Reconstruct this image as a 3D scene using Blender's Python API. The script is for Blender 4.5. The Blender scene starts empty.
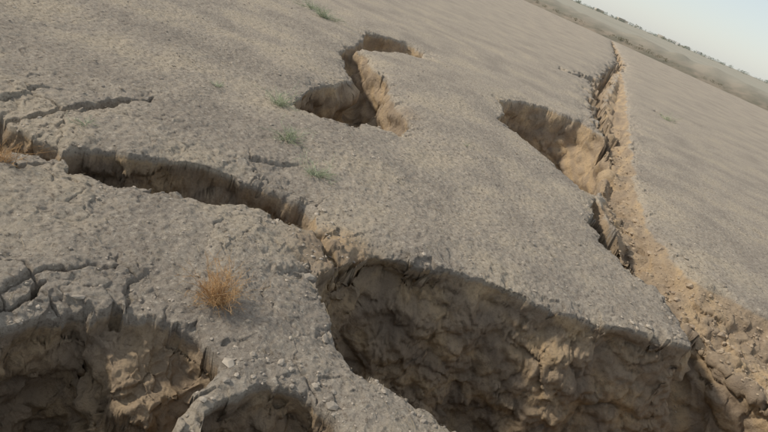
import bpy, math, random, time
import numpy as np
from mathutils import Vector, Matrix
rng=np.random.RandomState(7); random.seed(7); np.random.seed(3)
# ---------------- camera -----------------
cd=bpy.data.cameras.new('camera'); cam=bpy.data.objects.new('camera',cd); bpy.context.collection.objects.link(cam)
cam.matrix_world=Matrix.Translation((0,0,1.6))@Matrix.Rotation(math.radians(66.9),4,'X')@Matrix.Rotation(math.radians(23),4,'Z')
cd.sensor_width=36; cd.lens=29.95; cd.clip_start=0.05; cd.clip_end=9000
bpy.context.scene.camera=cam
# plan of the site: outlines in centimetres on the ground (x, y)
def P(s):
    v=[float(a)/100 for a in s.split(',')];return list(zip(v[::2],v[1::2]))
# ---------------- noise -----------------
perm=rng.permutation(256).astype(np.int32); ga=rng.rand(256)*2*np.pi; gx=np.cos(ga).astype(np.float32); gy=np.sin(ga).astype(np.float32); rv=(rng.rand(256)*2-1).astype(np.float32)
def n2(x,y,s=0):
    x=x+s*17.37; y=y+s*9.71
    xf=np.floor(x); yf=np.floor(y); xi=xf.astype(np.int32)&255; yi=yf.astype(np.int32)&255
    x=(x-xf).astype(np.float32); y=(y-yf).astype(np.float32); x1=(xi+1)&255; y1=(yi+1)&255
    u=x*x*x*(x*(x*6-15)+10); v=y*y*y*(y*(y*6-15)+10)
    def g(a,b,dx,dy):
        h=perm[(perm[a]+b)&255]; return gx[h]*dx+gy[h]*dy
    a=g(xi,yi,x,y); b=g(x1,yi,x-1,y); c=g(xi,y1,x,y-1); d=g(x1,y1,x-1,y-1)
    return ((a+(b-a)*u)*(1-v)+(c+(d-c)*u)*v)*1.5
def fbm(x,y,o=4,s=0,g=0.5):
    r=0;a=1
    for i in range(o):
        r=r+a*n2(x*2**i,y*2**i,s+i*3.3); a*=g
    return r
def n3(x,y,z,s=0):
    x=x+s*7.3;y=y+s*3.1;z=z+s*5.7
    xf=np.floor(x);yf=np.floor(y);zf=np.floor(z)
    xi=xf.astype(np.int32)&255;yi=yf.astype(np.int32)&255;zi=zf.astype(np.int32)&255
    x=(x-xf);y=(y-yf);z=(z-zf);u=x*x*x*(x*(x*6-15)+10);v=y*y*y*(y*(y*6-15)+10);w=z*z*z*(z*(z*6-15)+10)
    x1=(xi+1)&255;y1=(yi+1)&255;z1=(zi+1)&255
    def g(a,b,c): return rv[perm[(perm[(perm[a]+b)&255]+c)&255]]
    def L(a,b,t): return a+(b-a)*t
    return L(L(L(g(xi,yi,zi),g(x1,yi,zi),u),L(g(xi,y1,zi),g(x1,y1,zi),u),v),L(L(g(xi,yi,z1),g(x1,yi,z1),u),L(g(xi,y1,z1),g(x1,y1,z1),u),v),w)
def cell3(x,y,z,s=0):
    xf=np.floor(x);yf=np.floor(y);zf=np.floor(z);best=np.full(x.shape,9.,np.float32);hid=np.zeros(x.shape,np.int32)
    for i in(-1,0,1):
        for j in(-1,0,1):
            for k in(-1,0,1):
                a=xf+i;b=yf+j;c=zf+k;h=perm[(perm[(perm[a.astype(np.int32)&255]+b.astype(np.int32)+s)&255]+c.astype(np.int32))&255]
                dx=a+.5+.4*rv[h]-x;dy=b+.5+.4*rv[(h+91)&255]-y;dz=c+.5+.4*rv[(h+47)&255]-z;d=dx*dx+dy*dy+dz*dz
                m=d<best;best=np.where(m,d,best);hid=np.where(m,h,hid)
    return np.sqrt(best),hid
def cell(x,y,s=0,two=False):
    xf=np.floor(x);yf=np.floor(y);best=np.full(x.shape,9.,np.float32);b2=best.copy();hid=np.zeros(x.shape,np.int32)
    for i in(-1,0,1):
        for j in(-1,0,1):
            a=(xf+i);b=(yf+j);h=perm[(perm[a.astype(np.int32)&255]+b.astype(np.int32)+s)&255]
            dx=a+0.5+0.45*rv[h]-x; dy=b+0.5+0.45*rv[(h+91)&255]-y; d=np.sqrt(dx*dx+dy*dy)
            m=d<best
            if two: b2=np.where(m,best,np.minimum(b2,d))
            best=np.where(m,d,best); hid=np.where(m,h,hid)
    return (best,hid,b2) if two else (best,hid)
def sm(t): t=np.clip(t,0,1); return t*t*(3-2*t)
# ---------------- one continuous ground sheet, finer near the holes -----------------
def geo(a,b,n): return np.exp(np.linspace(math.log(a),math.log(b),n,endpoint=False))
rr=np.concatenate([geo(.15,1.15,40),geo(1.15,5,880),geo(5,11,520),geo(11,70,340),geo(70,6000,110),[6000.]])
dn=math.radians(45)
th=np.concatenate([np.linspace(-math.pi,-dn,90,endpoint=False),np.linspace(-dn,dn,1020,endpoint=False),np.linspace(dn,math.pi,90,endpoint=False)])
NR,NT=len(rr),len(th)
RR,TH=np.meshgrid(rr,th,indexing='ij')
X=(RR*np.sin(TH)).ravel();Y=(RR*np.cos(TH)).ravel();RF=RR.ravel()
N=X.size
def segd(px,py,pts,closed):
    n=len(pts);best=np.full(px.shape,1e9);nx=np.zeros(px.shape);ny=np.zeros(px.shape);tt=np.zeros(px.shape);ins=np.zeros(px.shape,bool)
    m=n if closed else n-1
    for i in range(m):
        ax,ay=pts[i];bx,by=pts[(i+1)%n];ex,ey=bx-ax,by-ay
        t=np.clip(((px-ax)*ex+(py-ay)*ey)/(ex*ex+ey*ey+1e-12),0,1)
        qx=ax+ex*t;qy=ay+ey*t;d=(px-qx)**2+(py-qy)**2;k=d<best
        best=np.where(k,d,best);nx=np.where(k,qx,nx);ny=np.where(k,qy,ny);tt=np.where(k,(i+t)/m,tt)
        if closed and ay!=by:
            c=((ay>py)!=(by>py))&(px<(bx-ax)*(py-ay)/(by-ay)+ax); ins^=c
    return np.sqrt(best),nx,ny,tt,ins
wr1=np.zeros(N);wr2=np.zeros(N);I=np.where((RF<40)&(Y>-1))[0]
cA,hA=cell(X[I]*8+.5*n2(X[I]*9,Y[I]*9,71),Y[I]*8+.5*n2(X[I]*9,Y[I]*9,73),17)
wr1[I]=fbm(X[I]*1.8,Y[I]*1.8,3,1,0.55)
wr2[I]=.5*fbm(X[I]*12,Y[I]*12,3,2,.6)+.5*rv[hA]
chunk=np.zeros(N);chunk[I]=rv[hA]
near=RF<70
depth=np.zeros(N);SX=np.zeros(N);SY=np.zeros(N);expo=np.zeros(N);dout=np.full(N,-9.)
def hole(pts,D,w,U=0.0,L=0.35,warp=0.06,slump=0.03,sl=0.12,prof=0.8,fl=0.12,ex=1.0,deb=0.0):
    p=np.array(pts);x0,y0=p.min(0)-.9;x1,y1=p.max(0)+.9
    I=np.where((X>x0)&(X<x1)&(Y>y0)&(Y<y1))[0]
    px=X[I];py=Y[I];d,nx,ny,tt,ins=segd(px,py,pts,True)
    vx=nx-px;vy=ny-py;l=d+1e-6;sg=np.where(ins,1,-1);vx=vx/l*sg;vy=vy/l*sg
    d=d*sg+warp*wr1[I]
    d=d+.028*wr2[I]*np.exp(-np.maximum(d,0)/.07)*np.exp(np.minimum(d,0)/.15)
    apply(I,d,vx,vy,D,w,U,L,slump,sl,prof,fl,ex,deb)
def crack(pts,wd,D,w=0.04,warp=0.03,slump=0.01,sl=0.06,prof=0.8,U=0.0,fl=.03,ex=.7):
    p=np.array(pts);x0,y0=p.min(0)-.6;x1,y1=p.max(0)+.6
    I=np.where((X>x0)&(X<x1)&(Y>y0)&(Y<y1))[0]
    px=X[I]+warp*1.5*fbm(X[I]*4,Y[I]*4,3,5);py=Y[I]+warp*1.5*fbm(X[I]*4,Y[I]*4,3,9);d,nx,ny,tt,ins=segd(px,py,pts,False)
    vx=(px-nx)/(d+1e-6);vy=(py-ny)/(d+1e-6)
    k=wd*np.minimum(1,np.minimum(tt,1-tt)*6+.15)*(1+.6*wr1[I]+.4*wr2[I])
    apply(I,k-d,vx,vy,D,w,U,.1,slump,sl,prof,fl,ex,0)
def apply(I,d,vx,vy,D,w,U,L,slump,sl,prof,fl,ex,deb):
    px=X[I];py=Y[I]
    dout[I]=np.maximum(dout[I],np.where(D>.2,d,-9))
    ww=w*(1+.3*n2(px*2,py*2,21))
    p=np.clip(d/ww,0,1)
    z=D*(np.power(p,prof)*(1-deb)+deb*sm(np.clip(d/(ww+.45),0,1)))*(1+fl*n2(px*1.7,py*1.7,8)*p)
    z=np.where(p>=1,z-0.10*sm((d-ww)/.3)*fl*4*fbm(px*4,py*4,3,14),z)
    out=slump*np.exp(np.minimum(d,0)/sl)
    z=np.where(d>0,z+out,out)
    s=U*np.where(d<ww,np.power(p,.9),1-sm((d-ww)/L))*(1+.3*n2(px*1.6,py*1.6,61))
    k=z>depth[I];J=I[k]
    depth[J]=z[k];SX[J]=(vx*s)[k];SY[J]=(vy*s)[k]
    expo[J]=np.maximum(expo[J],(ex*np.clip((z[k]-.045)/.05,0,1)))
def raise_block(pts,top,w=0.05,slope=(0,0)):
    p=np.array(pts);x0,y0=p.min(0)-.2;x1,y1=p.max(0)+.2;c=p.mean(0)
    I=np.where((X>x0)&(X<x1)&(Y>y0)&(Y<y1))[0]
    px=X[I];py=Y[I];d,nx,ny,tt,ins=segd(px,py,pts,True);d=np.where(ins,d,-d)+.03*wr1[I]
    t=top+slope[0]*(px-c[0])+slope[1]*(py-c[1])+.05*wr1[I]
    k=sm((d+w*.5)/w);nd=depth[I]*(1-k)+np.minimum(depth[I],t)*k
    depth[I]=nd;SX[I]*=1-k;SY[I]*=1-k
# long crack on the left
hole(P('-170,292,-168,304,-159,314,-142,315,-120,331,-95,345,-66,356,-46,360,-35,344,-32,325,-42,320,-59,317,-80,310,-108,295,-134,281,-152,272'),.5,.11,.09,.08,.05,.04,.1)
hole(P('-237,293,-213,306,-202,301,-187,298,-174,302,-165,291,-163,279,-173,283,-184,278,-189,274,-196,245'),.38,.12,.08,.1,.045,.04,.15)
crack(P('-210,301,-200,320,-195,340,-190,364,-179,407'),.03,.16,.04)
crack(P('-167,253,-166,272,-157,280'),.02,.08,.03)
# centre hole and its upper branch
hole(P('-113,547,-114,606,-97,658,-96,715,-111,768,-132,819,-131,878,-108,865,-84,816,-59,761,-40,687,-9,608,-16,565,-40,563,-57,527,-81,512,-101,518'),1.0,.34,.28,.3,.07,.04,.15)
hole(P('-143,1047,-114,1063,-77,1105,-36,1098,-47,1002,-85,960,-109,917,-126,840,-136,849,-124,916'),.5,.2,.12,.1,.08,.04,.15)
# right-hand hole
hole(P('89,951,134,1051,179,1067,234,1074,271,1032,276,939,238,790,201,672,189,671,169,699,143,743,116,792,87,826,100,887'),1.1,.38,.28,.4,.08,.05,.2)
# far fissure and side cracks
crack(P('268,1721,348,1787,428,1947'),.18,.35,.12,.1,.05,.3)
crack(P('1144,5562,731,3128,525,2305,389,1741,334,1451,316,1273,291,1086,270,929'),.20,.7,.2,.12,.1,.3)
crack(P('520,1698,544,1625,567,1633'),.1,.15,.1,.1,.03,.3)
# sunlit eroded slope on the right of the fissure
hole(P('673,2845,498,1905,354,1189,280,804,258,611,276,533,327,515,454,526,273,244,149,187,222,395,205,494,194,615,236,880,350,1461'),.34,.5,0,.3,.07,.03,.2,.9,.1,1.0)
# big pit joined with the right fissure
hole(P('-20,288,-9,311,8,330,36,336,67,349,100,362,131,364,162,369,193,380,221,386,232,409,231,451,208,469,194,482,183,517,185,585,197,664,201,628,204,561,212,518,229,501,246,483,280,472,294,438,363,383,273,244,132,179,103,202,78,213,52,214,31,219,11,228,-2,245,-15,267'),1.1,.38,.26,.4,.06,.04,.1,.8,.2,1,.2)
crack(P('194,615,193,536,204,498,217,479,233,457,237,429'),.18,1.3,.16,.03,0,.06,.8,.03,.1,1.)
# near-left pits
hole(P('-127,142,-106,167,-101,175,-95,183,-86,188,-80,197,-63,201,-50,199,-39,193,-34,183,-36,170,-32,151,-20,122,-73,85'),.95,.28,.2,.25,.05,.03,.08)
hole(P('-31,167,-27,178,-16,190,0,193,14,189,22,179,30,147,-14,125'),.7,.24,.16,.2,.05,.03,.08)
raise_block(P('-87,193,-79,204,-63,205,-47,200,-42,190,-48,173,-69,173,-80,184'),.15,.09,(0.12,-.4))
raise_block(P('-82,182,-62,195,-47,195,-40,172,-65,160'),.35,.12,(0.1,-.3))
crack(P('-113,170,-107,177,-106,186,-104,192'),.016,.09,.02)
crack(P('-93,180,-90,190,-75,195,-60,203'),.014,.08,.02)
crack(P('-33,329,-22,314,-14,294'),.05,.12,.06)
def blr(a,n):
    a=a.reshape(NR,NT)
    for _ in range(n):
        a=(a+np.roll(a,1,1)+np.roll(a,-1,1))/3;b=a.copy();b[1:-1]=(a[1:-1]+a[2:]+a[:-2])/3;a=b
    return a.ravel()
SX=blr(SX,10);SY=blr(SY,10)
rim=np.exp(-np.abs(np.minimum(dout,0))/.09)*(dout>-1)*(dout<.02)
depth+=rim*.032*np.clip(chunk+.1,0,1.2)
# eroded patches; their ochre also paints in the sunlit gold of the rims
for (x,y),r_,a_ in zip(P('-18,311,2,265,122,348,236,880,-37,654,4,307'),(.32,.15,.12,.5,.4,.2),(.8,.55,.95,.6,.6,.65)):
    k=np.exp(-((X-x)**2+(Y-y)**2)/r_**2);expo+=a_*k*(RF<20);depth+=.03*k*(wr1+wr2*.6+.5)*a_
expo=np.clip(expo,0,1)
# undulation and crust
z=0.05*n2(X*.35,Y*.35,2)*sm((24-RF)/14)+.03*n2(X*1.1,Y*1.1,3)*(.06+.94*sm((13-RF)/8))*near
z+=0.012*fbm(X*4,Y*4,3,6)*near*(.05+.95*sm((11-RF)/8))
I=np.where((RF<14)&(Y>-1))[0]
cx,cy=X[I]+.03*n2(X[I]*9,Y[I]*9,4),Y[I]+.03*n2(X[I]*9,Y[I]*9,7)
msk=sm(.5+1.2*n2(X[I]*1.3,Y[I]*1.3,40)); fade=sm((14-RF[I])/8)
rough=sm((.15-X[I])/1.0)*sm((4.7-Y[I])/1.2)
wx,wy=X[I]+.05*fbm(X[I]*4,Y[I]*4,4,51,.6),Y[I]+.05*fbm(X[I]*4,Y[I]*4,4,53,.6)
f1,hc,f2=cell(wx*2.7,wy*2.7,9,True);e_=f2-f1
hm=np.clip(rough+rim[I]*.7,0,1)*sm(.35+1.8*n2(X[I]*1.5,Y[I]*1.5,77))
z[I]-=hm*.028*np.exp(-(e_/.03)**2); z[I]+=hm*.026*rv[hc]*sm(e_/.12)
f1,hc,f2=cell(wx*8,wy*8,31,True);e_=f2-f1
z[I]-=np.clip(rough+rim[I]*.8,0,1)*sm(.3+2*n2(X[I]*2.1,Y[I]*2.1,87))*(.007*np.exp(-(e_/.06)**2)-.008*rv[hc]*sm(e_/.2))
d1,h1=cell(cx*11,cy*11,3); z[I]+=fade*(.001+.004*msk+.004*rough)*np.clip(.55-d1,0,1)*2*(rv[h1]*.5+.5)
d2,h2=cell(cx*28,cy*28,5); z[I]+=fade*(.003+.003*msk)*np.clip(.45-d2,0,1)*2*(rv[h2]>.15)
z[I]+=fade*.0065*fbm(X[I]*20,Y[I]*20,3,11)
# distant bank / gully
bl=(Y+(X-27)*.95-58)/1.38
bank=np.exp(-(bl/3.)**2)*.8*(1+.3*n2(X*.08,Y*.08,5)); gul=np.exp(-((bl+7)/2.5)**2)*1.2
z+=(bank-gul)*sm((RF-30)/10)*(1+.3*n2(X*.5,Y*.5,9))
z-=depth
PX=X+SX;PY=Y+SY;PZ=z
# lumpy walls, displaced along the true surface normal
G=[a.reshape(NR,NT) for a in(PX,PY,PZ)]
du=[np.gradient(a,axis=0) for a in G];dv=[np.gradient(a,axis=1) for a in G]
nx=du[1]*dv[2]-du[2]*dv[1];ny=du[2]*dv[0]-du[0]*dv[2];nz=du[0]*dv[1]-du[1]*dv[0]
sgn=np.sign(np.median(nz))
ln=np.sqrt(nx**2+ny**2+nz**2)+1e-12
nx,ny,nz=[blr((a/ln*sgn).ravel(),5) for a in(nx,ny,nz)];ln=np.sqrt(nx**2+ny**2+nz**2)+1e-6;nx/=ln;ny/=ln;nz/=ln
I=np.where(depth>.05)[0];a=sm((depth[I]-.05)/.15);far=RF[I]
x,y,zz=PX[I].copy(),PY[I].copy(),PZ[I].copy()
qx=x+.09*n3(x*5,y*5,zz*5,1)+.03*n3(x*13,y*13,zz*13,4);qy=y+.09*n3(x*5,y*5,zz*5,2)+.03*n3(x*13,y*13,zz*13,5);qz=zz+.06*n3(x*5,y*5,zz*5,3)
c1,k1=cell3(qx*3.4,qy*3.4,qz*4.6,3);c2,k2=cell3(qx*9,qy*9,qz*11,7)
f8=sm((14-far)/5);f5=sm((8-far)/4);f3=sm((5.5-far)/2.5)
disp=.07*(.55-c1)+.03*rv[k1]+f8*(.034*(.5-c2)+.012*rv[k2])
disp+=.08*n3(x*1.7,y*1.7,zz*1.7,9)+.03*n3(x*6,y*6,zz*6,15)+f5*.016*n3(x*16,y*16,zz*16,5)+f5*.010*n3(x*34,y*34,zz*34,6)+f3*.007*n3(x*70,y*70,zz*70,8)
disp=disp*a
for (ax_,ay_),zc,rx,am in zip(P('19,335,82,370,170,387'),(-.22,-.2,-.25),(.13,.14,.15),(.10,.13,.07)):
    disp-=am*np.exp(-((x-ax_)**2+(y-ay_)**2+((zz-zc)*1.3)**2)/rx**2)
PX[I]+=nx[I]*disp;PY[I]+=ny[I]*disp;PZ[I]+=nz[I]*disp
def mesh_np(name,co,quads=None,tris=None,smooth=True):
    me=bpy.data.meshes.new(name);me.vertices.add(len(co));me.vertices.foreach_set('co',co.astype(np.float32).ravel())
    f=quads if quads is not None else tris;k=f.shape[1];me.loops.add(f.size);me.loops.foreach_set('vertex_index',f.astype(np.int32).ravel())
    me.polygons.add(len(f));me.polygons.foreach_set('loop_start',(np.arange(len(f))*k).astype(np.int32))
    me.polygons.foreach_set('use_smooth',np.full(len(f),smooth));me.update(calc_edges=True)
    ob=bpy.data.objects.new(name,me);bpy.context.collection.objects.link(ob);return ob
ii,jj=np.meshgrid(np.arange(NR-1),np.arange(NT),indexing='ij');j2=(jj+1)%NT
q=np.stack([ii*NT+jj,ii*NT+j2,(ii+1)*NT+j2,(ii+1)*NT+jj],-1).reshape(-1,4)[:,::-1]
co=np.stack([PX,PY,PZ],-1)
ground=mesh_np('ground',co,q)
def attr(n_,v):
    at=ground.data.attributes.new(n_,'FLOAT','POINT');at.data.foreach_set('value',v.astype(np.float32))
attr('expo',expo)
attr('field',sm((bl+9)/3)*(RF>30))
attr('bank',np.exp(-((bl+5)/4)**2)*(RF>30))
attr('tone',np.clip(.5+.4*fbm(X*1.1,Y*1.1,5,31,.65)*(RF<200)*(.5+.5*sm((20-RF)/15)),0,1))
attr('wtone',np.clip(.5+.4*fbm(PX*3+PZ*2,PY*3-PZ*5,4,37,.6)*(RF<60),0,1))
# ---------------- materials -----------------
class NT_:
    def __init__(s,name,rough=.95):
        s.m=bpy.data.materials.new(name);s.m.use_nodes=True;s.t=s.m.node_tree;s.b=s.t.nodes['Principled BSDF'];s.b.inputs['Roughness'].default_value=rough
        s.b.inputs['Specular IOR Level'].default_value=.0
        s.geo=s.t.nodes.new('ShaderNodeNewGeometry')
    def lk(s,a,b): s.t.links.new(a,b)
    def noise(s,sc,det=5,ro=.6,dist=0):
        n=s.t.nodes.new('ShaderNodeTexNoise');n.inputs['Scale'].default_value=sc;n.inputs['Detail'].default_value=det;n.inputs['Roughness'].default_value=ro;n.inputs['Distortion'].default_value=dist;s.lk(s.geo.outputs['Position'],n.inputs['Vector']);return n.outputs['Fac']
    def ramp(s,f,stops):
        n=s.t.nodes.new('ShaderNodeValToRGB');e=n.color_ramp.elements
        while len(e)<len(stops): e.new(.5)
        for k,(p,c) in enumerate(stops):
            e[k].position=p;e[k].color=(*c,1)
        s.lk(f,n.inputs[0]);return n.outputs[0]
    def mix(s,f,a,b,mode='MIX'):
        n=s.t.nodes.new('ShaderNodeMix');n.data_type='RGBA';n.blend_type=mode
        for i,v in((0,f),(6,a),(7,b)):
            if isinstance(v,(int,float)): n.inputs[i].default_value=v
            elif isinstance(v,tuple): n.inputs[i].default_value=(*v,1)
            else: s.lk(v,n.inputs[i])
        return n.outputs[2]
    def attr(s,n_):
        n=s.t.nodes.new('ShaderNodeAttribute');n.attribute_name=n_;return n.outputs['Fac']
    def math(s,op,a,b=0.):
        n=s.t.nodes.new('ShaderNodeMath');n.operation=op
        for i,v in((0,a),(1,b)):
            if isinstance(v,(int,float)): n.inputs[i].default_value=v
            else: s.lk(v,n.inputs[i])
        return n.outputs[0]
    def bump(s,h,st,dist,prev=None):
        n=s.t.nodes.new('ShaderNodeBump');n.inputs['Strength'].default_value=st;n.inputs['Distance'].default_value=dist;s.lk(h,n.inputs['Height'])
        if prev: s.lk(prev,n.inputs['Normal'])
        return n.outputs[0]
g=NT_('dry_soil')
fine=g.noise(40,5,.75)
c=g.ramp(g.attr('tone'),[(.25,(.335,.288,.234)),(.5,(.405,.347,.277)),(.75,(.465,.392,.297))])
c=g.mix(g.ramp(fine,[(.36,(.9,.9,.9)),(.47,(0,0,0))]),c,(.20,.165,.128))
c=g.mix(g.ramp(fine,[(.56,(0,0,0)),(.67,(.85,.85,.85))]),c,(.60,.53,.425))
w=g.ramp(g.attr('wtone'),[(.2,(.32,.248,.178)),(.5,(.42,.32,.218)),(.8,(.54,.395,.24))])
w=g.mix(g.ramp(fine,[(.34,(.6,.6,.6)),(.5,(0,0,0))]),w,(.24,.185,.13))
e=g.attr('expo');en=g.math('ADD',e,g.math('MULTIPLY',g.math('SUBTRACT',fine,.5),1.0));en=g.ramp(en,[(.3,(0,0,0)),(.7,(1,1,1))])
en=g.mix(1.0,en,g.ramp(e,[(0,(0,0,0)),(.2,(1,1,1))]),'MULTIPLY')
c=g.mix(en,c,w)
fc=g.ramp(g.noise(.03,3,.6),[(.35,(.33,.31,.25)),(.5,(.39,.355,.285)),(.65,(.35,.335,.27))])  # dry field colour, paled to paint in the distance haze
c=g.mix(g.attr('field'),c,fc)
c=g.mix(g.math('MULTIPLY',g.attr('bank'),.85),c,g.ramp(g.noise(.4,3,.7),[(.4,(.12,.11,.08)),(.6,(.25,.20,.15))]))
g.lk(c,g.b.inputs['Base Color'])
b=g.bump(g.noise(22,7,.78),1.0,.03)
g.lk(b,g.b.inputs['Normal']);ground.data.materials.append(g.m)
def simple(name,ca,cb,sc=20):
    m=NT_(name,.85);m.lk(m.ramp(m.noise(sc,2),[(.35,ca),(.65,cb)]),m.b.inputs['Base Color']);return m.m
# ---------------- gravel & litter -----------------
cand=np.where((RF>1.1)&(RF<20)&(np.abs(TH.ravel())<dn)&(depth<.06))[0]
pr=RF[cand]**1.4*(.2+sm(.5+n2(X[cand]*1.2,Y[cand]*1.2,40)));pr/=pr.sum()
def scatter(name,n,base,faces,scale,mat,flat=.7,cands=cand,p=pr,lift=.3):
    idx=rng.choice(cands,n,p=p);k=len(base);out=np.zeros((n,k,3));s=scale(n)
    ang=rng.rand(n)*2*np.pi;ca,sa=np.cos(ang),np.sin(ang)
    b=base[None]*(1+.45*(rng.rand(n,k,1)-.5))*np.stack([1+.5*rng.rand(n),.7+.4*rng.rand(n),flat*(.6+.6*rng.rand(n))],-1)[:,None,:]
    b=b*s[:,None,None];out[...,0]=b[...,0]*ca[:,None]-b[...,1]*sa[:,None];out[...,1]=b[...,0]*sa[:,None]+b[...,1]*ca[:,None];out[...,2]=b[...,2]+lift*s[:,None]*flat
    out+=co[idx][:,None,:];f=(faces[None]+(np.arange(n)*k)[:,None,None]).reshape(-1,3)
    o=mesh_np(name,out.reshape(-1,3),tris=f,smooth=False);o.data.materials.append(mat);return o
ph=(1+5**.5)/2
ico=np.array([(-1,ph,0),(1,ph,0),(-1,-ph,0),(1,-ph,0),(0,-1,ph),(0,1,ph),(0,-1,-ph),(0,1,-ph),(ph,0,-1),(ph,0,1),(-ph,0,-1),(-ph,0,1)])/1.9
icf=np.array([(0,11,5),(0,5,1),(0,1,7),(0,7,10),(0,10,11),(1,5,9),(5,11,4),(11,10,2),(10,7,6),(7,1,8),(3,9,4),(3,4,2),(3,2,6),(3,6,8),(3,8,9),(4,9,5),(2,4,11),(6,2,10),(8,6,7),(9,8,1)])
peb=simple('clod_soil',(.26,.222,.178),(.43,.37,.295),12)
scatter('gravel',16000,ico,icf,lambda n:np.minimum(.0026*np.exp(np.abs(rng.randn(n))*.6),.016),peb)
stick=np.array([(-1,-.04,0),(-1,.04,0),(1,.03,.1),(1,-.03,.1),(0,0,.12)]);stf=np.array([(0,1,4),(1,2,4),(2,3,4),(3,0,4),(0,3,1),(1,3,2)])
scatter('dry_plant_litter',13000,stick,stf,lambda n:.007+.018*rng.rand(n)**2,simple('straw_litter',(.13,.10,.07),(.5,.42,.28),9),1.0)
clodm=simple('clod_wall',(.30,.235,.17),(.43,.335,.23),12)
fc_=np.where((RF>1.1)&(RF<9)&(np.abs(TH.ravel())<dn)&(depth>.5)&(nz>.6))[0];pf=RF[fc_]**1.;pf/=pf.sum()
scatter('soil_clods',1500,ico,icf,lambda n:np.minimum(.007*np.exp(np.abs(rng.randn(n))*.7),.04),clodm,.8,fc_,pf)
fc_=np.where((RF>3.6)&(RF<13)&(np.abs(TH.ravel())<dn)&(depth>.09)&(depth<.5)&(nz>.45))[0];pf=RF[fc_]**1.5;pf/=pf.sum()
scatter('slope_clods',1700,ico,icf,lambda n:np.minimum(.007*np.exp(np.abs(rng.randn(n))*.6),.035),clodm,.8,fc_,pf,.0)
rc=np.where((RF>1.1)&(RF<7)&(np.abs(TH.ravel())<dn)&(rim>.3)&(dout<0))[0];pf=RF[rc]**1.;pf/=pf.sum()
scatter('rim_clods',450,ico,icf,lambda n:np.minimum(.005*np.exp(np.abs(rng.randn(n))*.65),.024),peb,.7,rc,pf)
# ---------------- plants -----------------
def gz(x,y):
    i=np.argmin((PX-x)**2+(PY-y)**2);return PZ[i]
def twigs(name,x,y,h,rad,n,mat,thick=.0012,branch=3,droop=0.,sub=4):
    V=[];Fs=[]
    def strand(p,d,l,t,lev):
        pts=[p.copy()];dd=d.copy()
        for k in range(sub):
            dd=dd+np.array([random.gauss(0,.18),random.gauss(0,.18),random.gauss(0,.12)-droop]);dd/=np.linalg.norm(dd);pts.append(pts[-1]+dd*l/sub)
        for k in range(sub):
            a,b2=pts[k],pts[k+1];ta=t*(1-k/sub*.7);tb=t*(1-(k+1)/sub*.7);u=np.cross(b2-a,[.3,.5,.8]);u/=np.linalg.norm(u)+1e-9;v=np.cross(b2-a,u);v/=np.linalg.norm(v)+1e-9
            n0=len(V)
            for pt,tt_ in((a,ta),(b2,tb)):
                for q_ in range(3):
                    an=q_*2.094;V.append(pt+tt_*(u*math.cos(an)+v*math.sin(an)))
            for q_ in range(3):
                Fs.append((n0+q_,n0+(q_+1)%3,n0+3+(q_+1)%3));Fs.append((n0+q_,n0+3+(q_+1)%3,n0+3+q_))
        if lev>0:
            for _ in range(branch):
                k=random.randint(1,sub);nd=dd+np.array([random.gauss(0,.6),random.gauss(0,.6),random.gauss(0,.45)]);nd/=np.linalg.norm(nd);strand(pts[k],nd,l*random.uniform(.35,.6),t*.6,lev-1)
    z0=gz(x,y)-.01
    for _ in range(n):
        a=random.random()*6.283;s=random.random()**.7
        d=np.array([math.cos(a)*rad*s,math.sin(a)*rad*s,h*(.35+.65*random.random())]);l=np.linalg.norm(d);strand(np.array([x+random.gauss(0,.12)*rad,y+random.gauss(0,.12)*rad,z0]),d/l,l,thick,2 if branch else 0)
    o=mesh_np(name,np.array(V),tris=np.array(Fs),smooth=False);o.data.materials.append(mat);return o
straw=simple('dry_straw',(.36,.21,.10),(.56,.37,.19),30);grn=simple('pale_green_leaf',(.25,.28,.17),(.45,.47,.33),30)
PL=P('-50,220,-174,257,-202,998,-114,497,-85,430,-52,392,-175,324,532,1582,-161,482,-235,1038,47,603')
twigs('dry_bush',*PL[0],.15,.11,75,straw,.0017,4)
twigs('straw_tuft',*PL[1],.10,.12,40,straw,.0016,2)
for (x,y),(h,r_,n) in zip(PL[2:],[(.16,.3,50),(.09,.18,50),(.1,.16,50),(.08,.14,44),(.05,.08,12),(.12,.3,30),(.08,.1,14),(.12,.3,30),(.04,.05,8)]):
    twigs('grass_tuft',x,y,h,r_,n,grn,.0028 if y<9 else .004,2)
# ---------------- distance -----------------
def clump(name,centres,mat,leaf,nl=70):
    V=[];Fs=[]
    for (x,y,h,w_) in centres:
        n0=len(V);tw=h*.03
        for zz_,t in((0,tw),(h*.5,tw*.6)):
            for q_ in range(4): V.append((x+t*math.cos(q_*1.57),y+t*math.sin(q_*1.57),zz_))
        for q_ in range(4): Fs.append((n0+q_,n0+(q_+1)%4,n0+4+(q_+1)%4));Fs.append((n0+q_,n0+4+(q_+1)%4,n0+4+q_))
        for _ in range(nl):
            a=random.random()*6.28;b_=random.random();hh=h*(.05+.9*b_);rad=w_*.5*abs(math.sin(min(1,b_+.12)*3.0))**.6*random.random()**.4
            c0=np.array([x+rad*math.cos(a),y+rad*math.sin(a),hh]);n0=len(V)
            for _k in range(3): V.append(tuple(c0+np.random.randn(3)*leaf*h*.06))
            Fs.append((n0,n0+1,n0+2))
    o=mesh_np(name,np.array(V),tris=np.array(Fs),smooth=False);o.data.materials.append(mat);return o
leafm=simple('tree_foliage',(.11,.13,.09),(.17,.19,.13),.3)
C=[]
for _ in range(460):
    az=math.radians(random.uniform(-6,50));d=random.uniform(1100,1900);C.append((d*math.sin(az),d*math.cos(az),random.uniform(3,6),random.uniform(6,14)))
clump('distant_trees',C,leafm,1.6,45)
C=[]
for _ in range(260):
    X0=random.uniform(-70,50);Y0=58-.95*(X0-27)+random.gauss(-7,2);C.append((X0,Y0,random.uniform(.1,.35),random.uniform(.4,1.2)))
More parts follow.
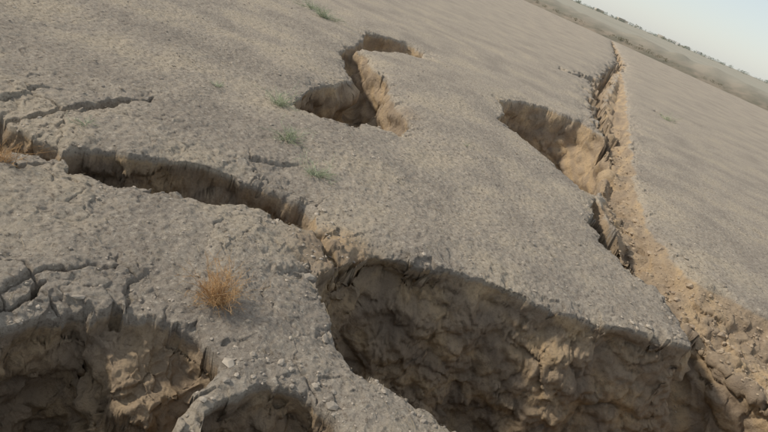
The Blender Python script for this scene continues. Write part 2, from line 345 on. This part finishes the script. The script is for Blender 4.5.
clump('distant_shrubs',C,simple('shrub_foliage',(.12,.11,.07),(.18,.16,.10),.8),2.,45)
def building(x,y,w_,d_,h,col,rot):
    e=bpy.data.objects.new('town_building',None);bpy.context.collection.objects.link(e);e.location=(x,y,0);e.rotation_euler[2]=rot
    def box(n,cx,cy,cz,sx,sy,sz,mat):
        v=np.array([(cx+a*sx/2,cy+b_*sy/2,cz+c_*sz/2) for a in(-1,1) for b_ in(-1,1) for c_ in(-1,1)])
        f=np.array([(0,1,3,2),(4,6,7,5),(0,4,5,1),(2,3,7,6),(0,2,6,4),(1,5,7,3)]);o=mesh_np(n,v,f,smooth=False);o.data.materials.append(mat);o.parent=e
    box('walls',0,0,h/2,w_,d_,h,col);box('roof_slab',0,0,h+.2,w_+.6,d_+.6,.4,rf)
    for fl_ in range(int(h//3)):
        for k in range(int(w_//4)):
            box('window',-w_/2+2+k*4,-d_/2-.05,1.7+fl_*3,1.2,.15,1.1,wn)
rf=simple('roof_concrete',(.5,.48,.45),(.6,.58,.55),.2);wn=simple('window_glass',(.2,.21,.22),(.26,.27,.28),1)
cols=[simple('wall_plaster_white',(.68,.66,.63),(.8,.78,.75),.2),simple('wall_plaster_tan',(.5,.45,.38),(.6,.54,.46),.2)]
for k in range(16):
    az=math.radians(random.uniform(9,19));d=random.uniform(1700,2500);building(d*math.sin(az),d*math.cos(az),random.choice([12,16,20]),10,random.choice([4,6.5,6.5]),random.choice([cols[0],cols[0],cols[1]]),-az+random.uniform(-.5,.5))
# ---------------- light -----------------
EL=math.radians(35);a=math.radians(-5)
sd=Vector((-math.cos(a)*math.cos(EL),math.sin(a)*math.cos(EL),math.sin(EL)))
sl=bpy.data.lights.new('sun','SUN');sl.energy=3.1;sl.angle=math.radians(4);sl.color=(1,.92,.80);so=bpy.data.objects.new('sun',sl);bpy.context.collection.objects.link(so)
so.rotation_euler=sd.to_track_quat('Z','Y').to_euler();so.location=(-5,3,8)
w=bpy.data.worlds.new('World');bpy.context.scene.world=w;w.use_nodes=True
nt=w.node_tree
s=nt.nodes.new('ShaderNodeTexSky');s.sky_type='NISHITA';s.sun_disc=False;s.sun_elevation=EL;s.sun_rotation=math.atan2(sd.x,sd.y);s.dust_density=.6;s.air_density=1.
mx=nt.nodes.new('ShaderNodeMix');mx.data_type='RGBA';mx.inputs[0].default_value=.6;nt.links.new(s.outputs[0],mx.inputs[6]);mx.inputs[7].default_value=(4.9,5.15,5.3,1)
bgn=nt.nodes['Background'];bgn.inputs[1].default_value=.142;nt.links.new(mx.outputs[2],bgn.inputs[0])
vs=bpy.context.scene.view_settings;vs.view_transform='Standard';vs.look='None';vs.exposure=0
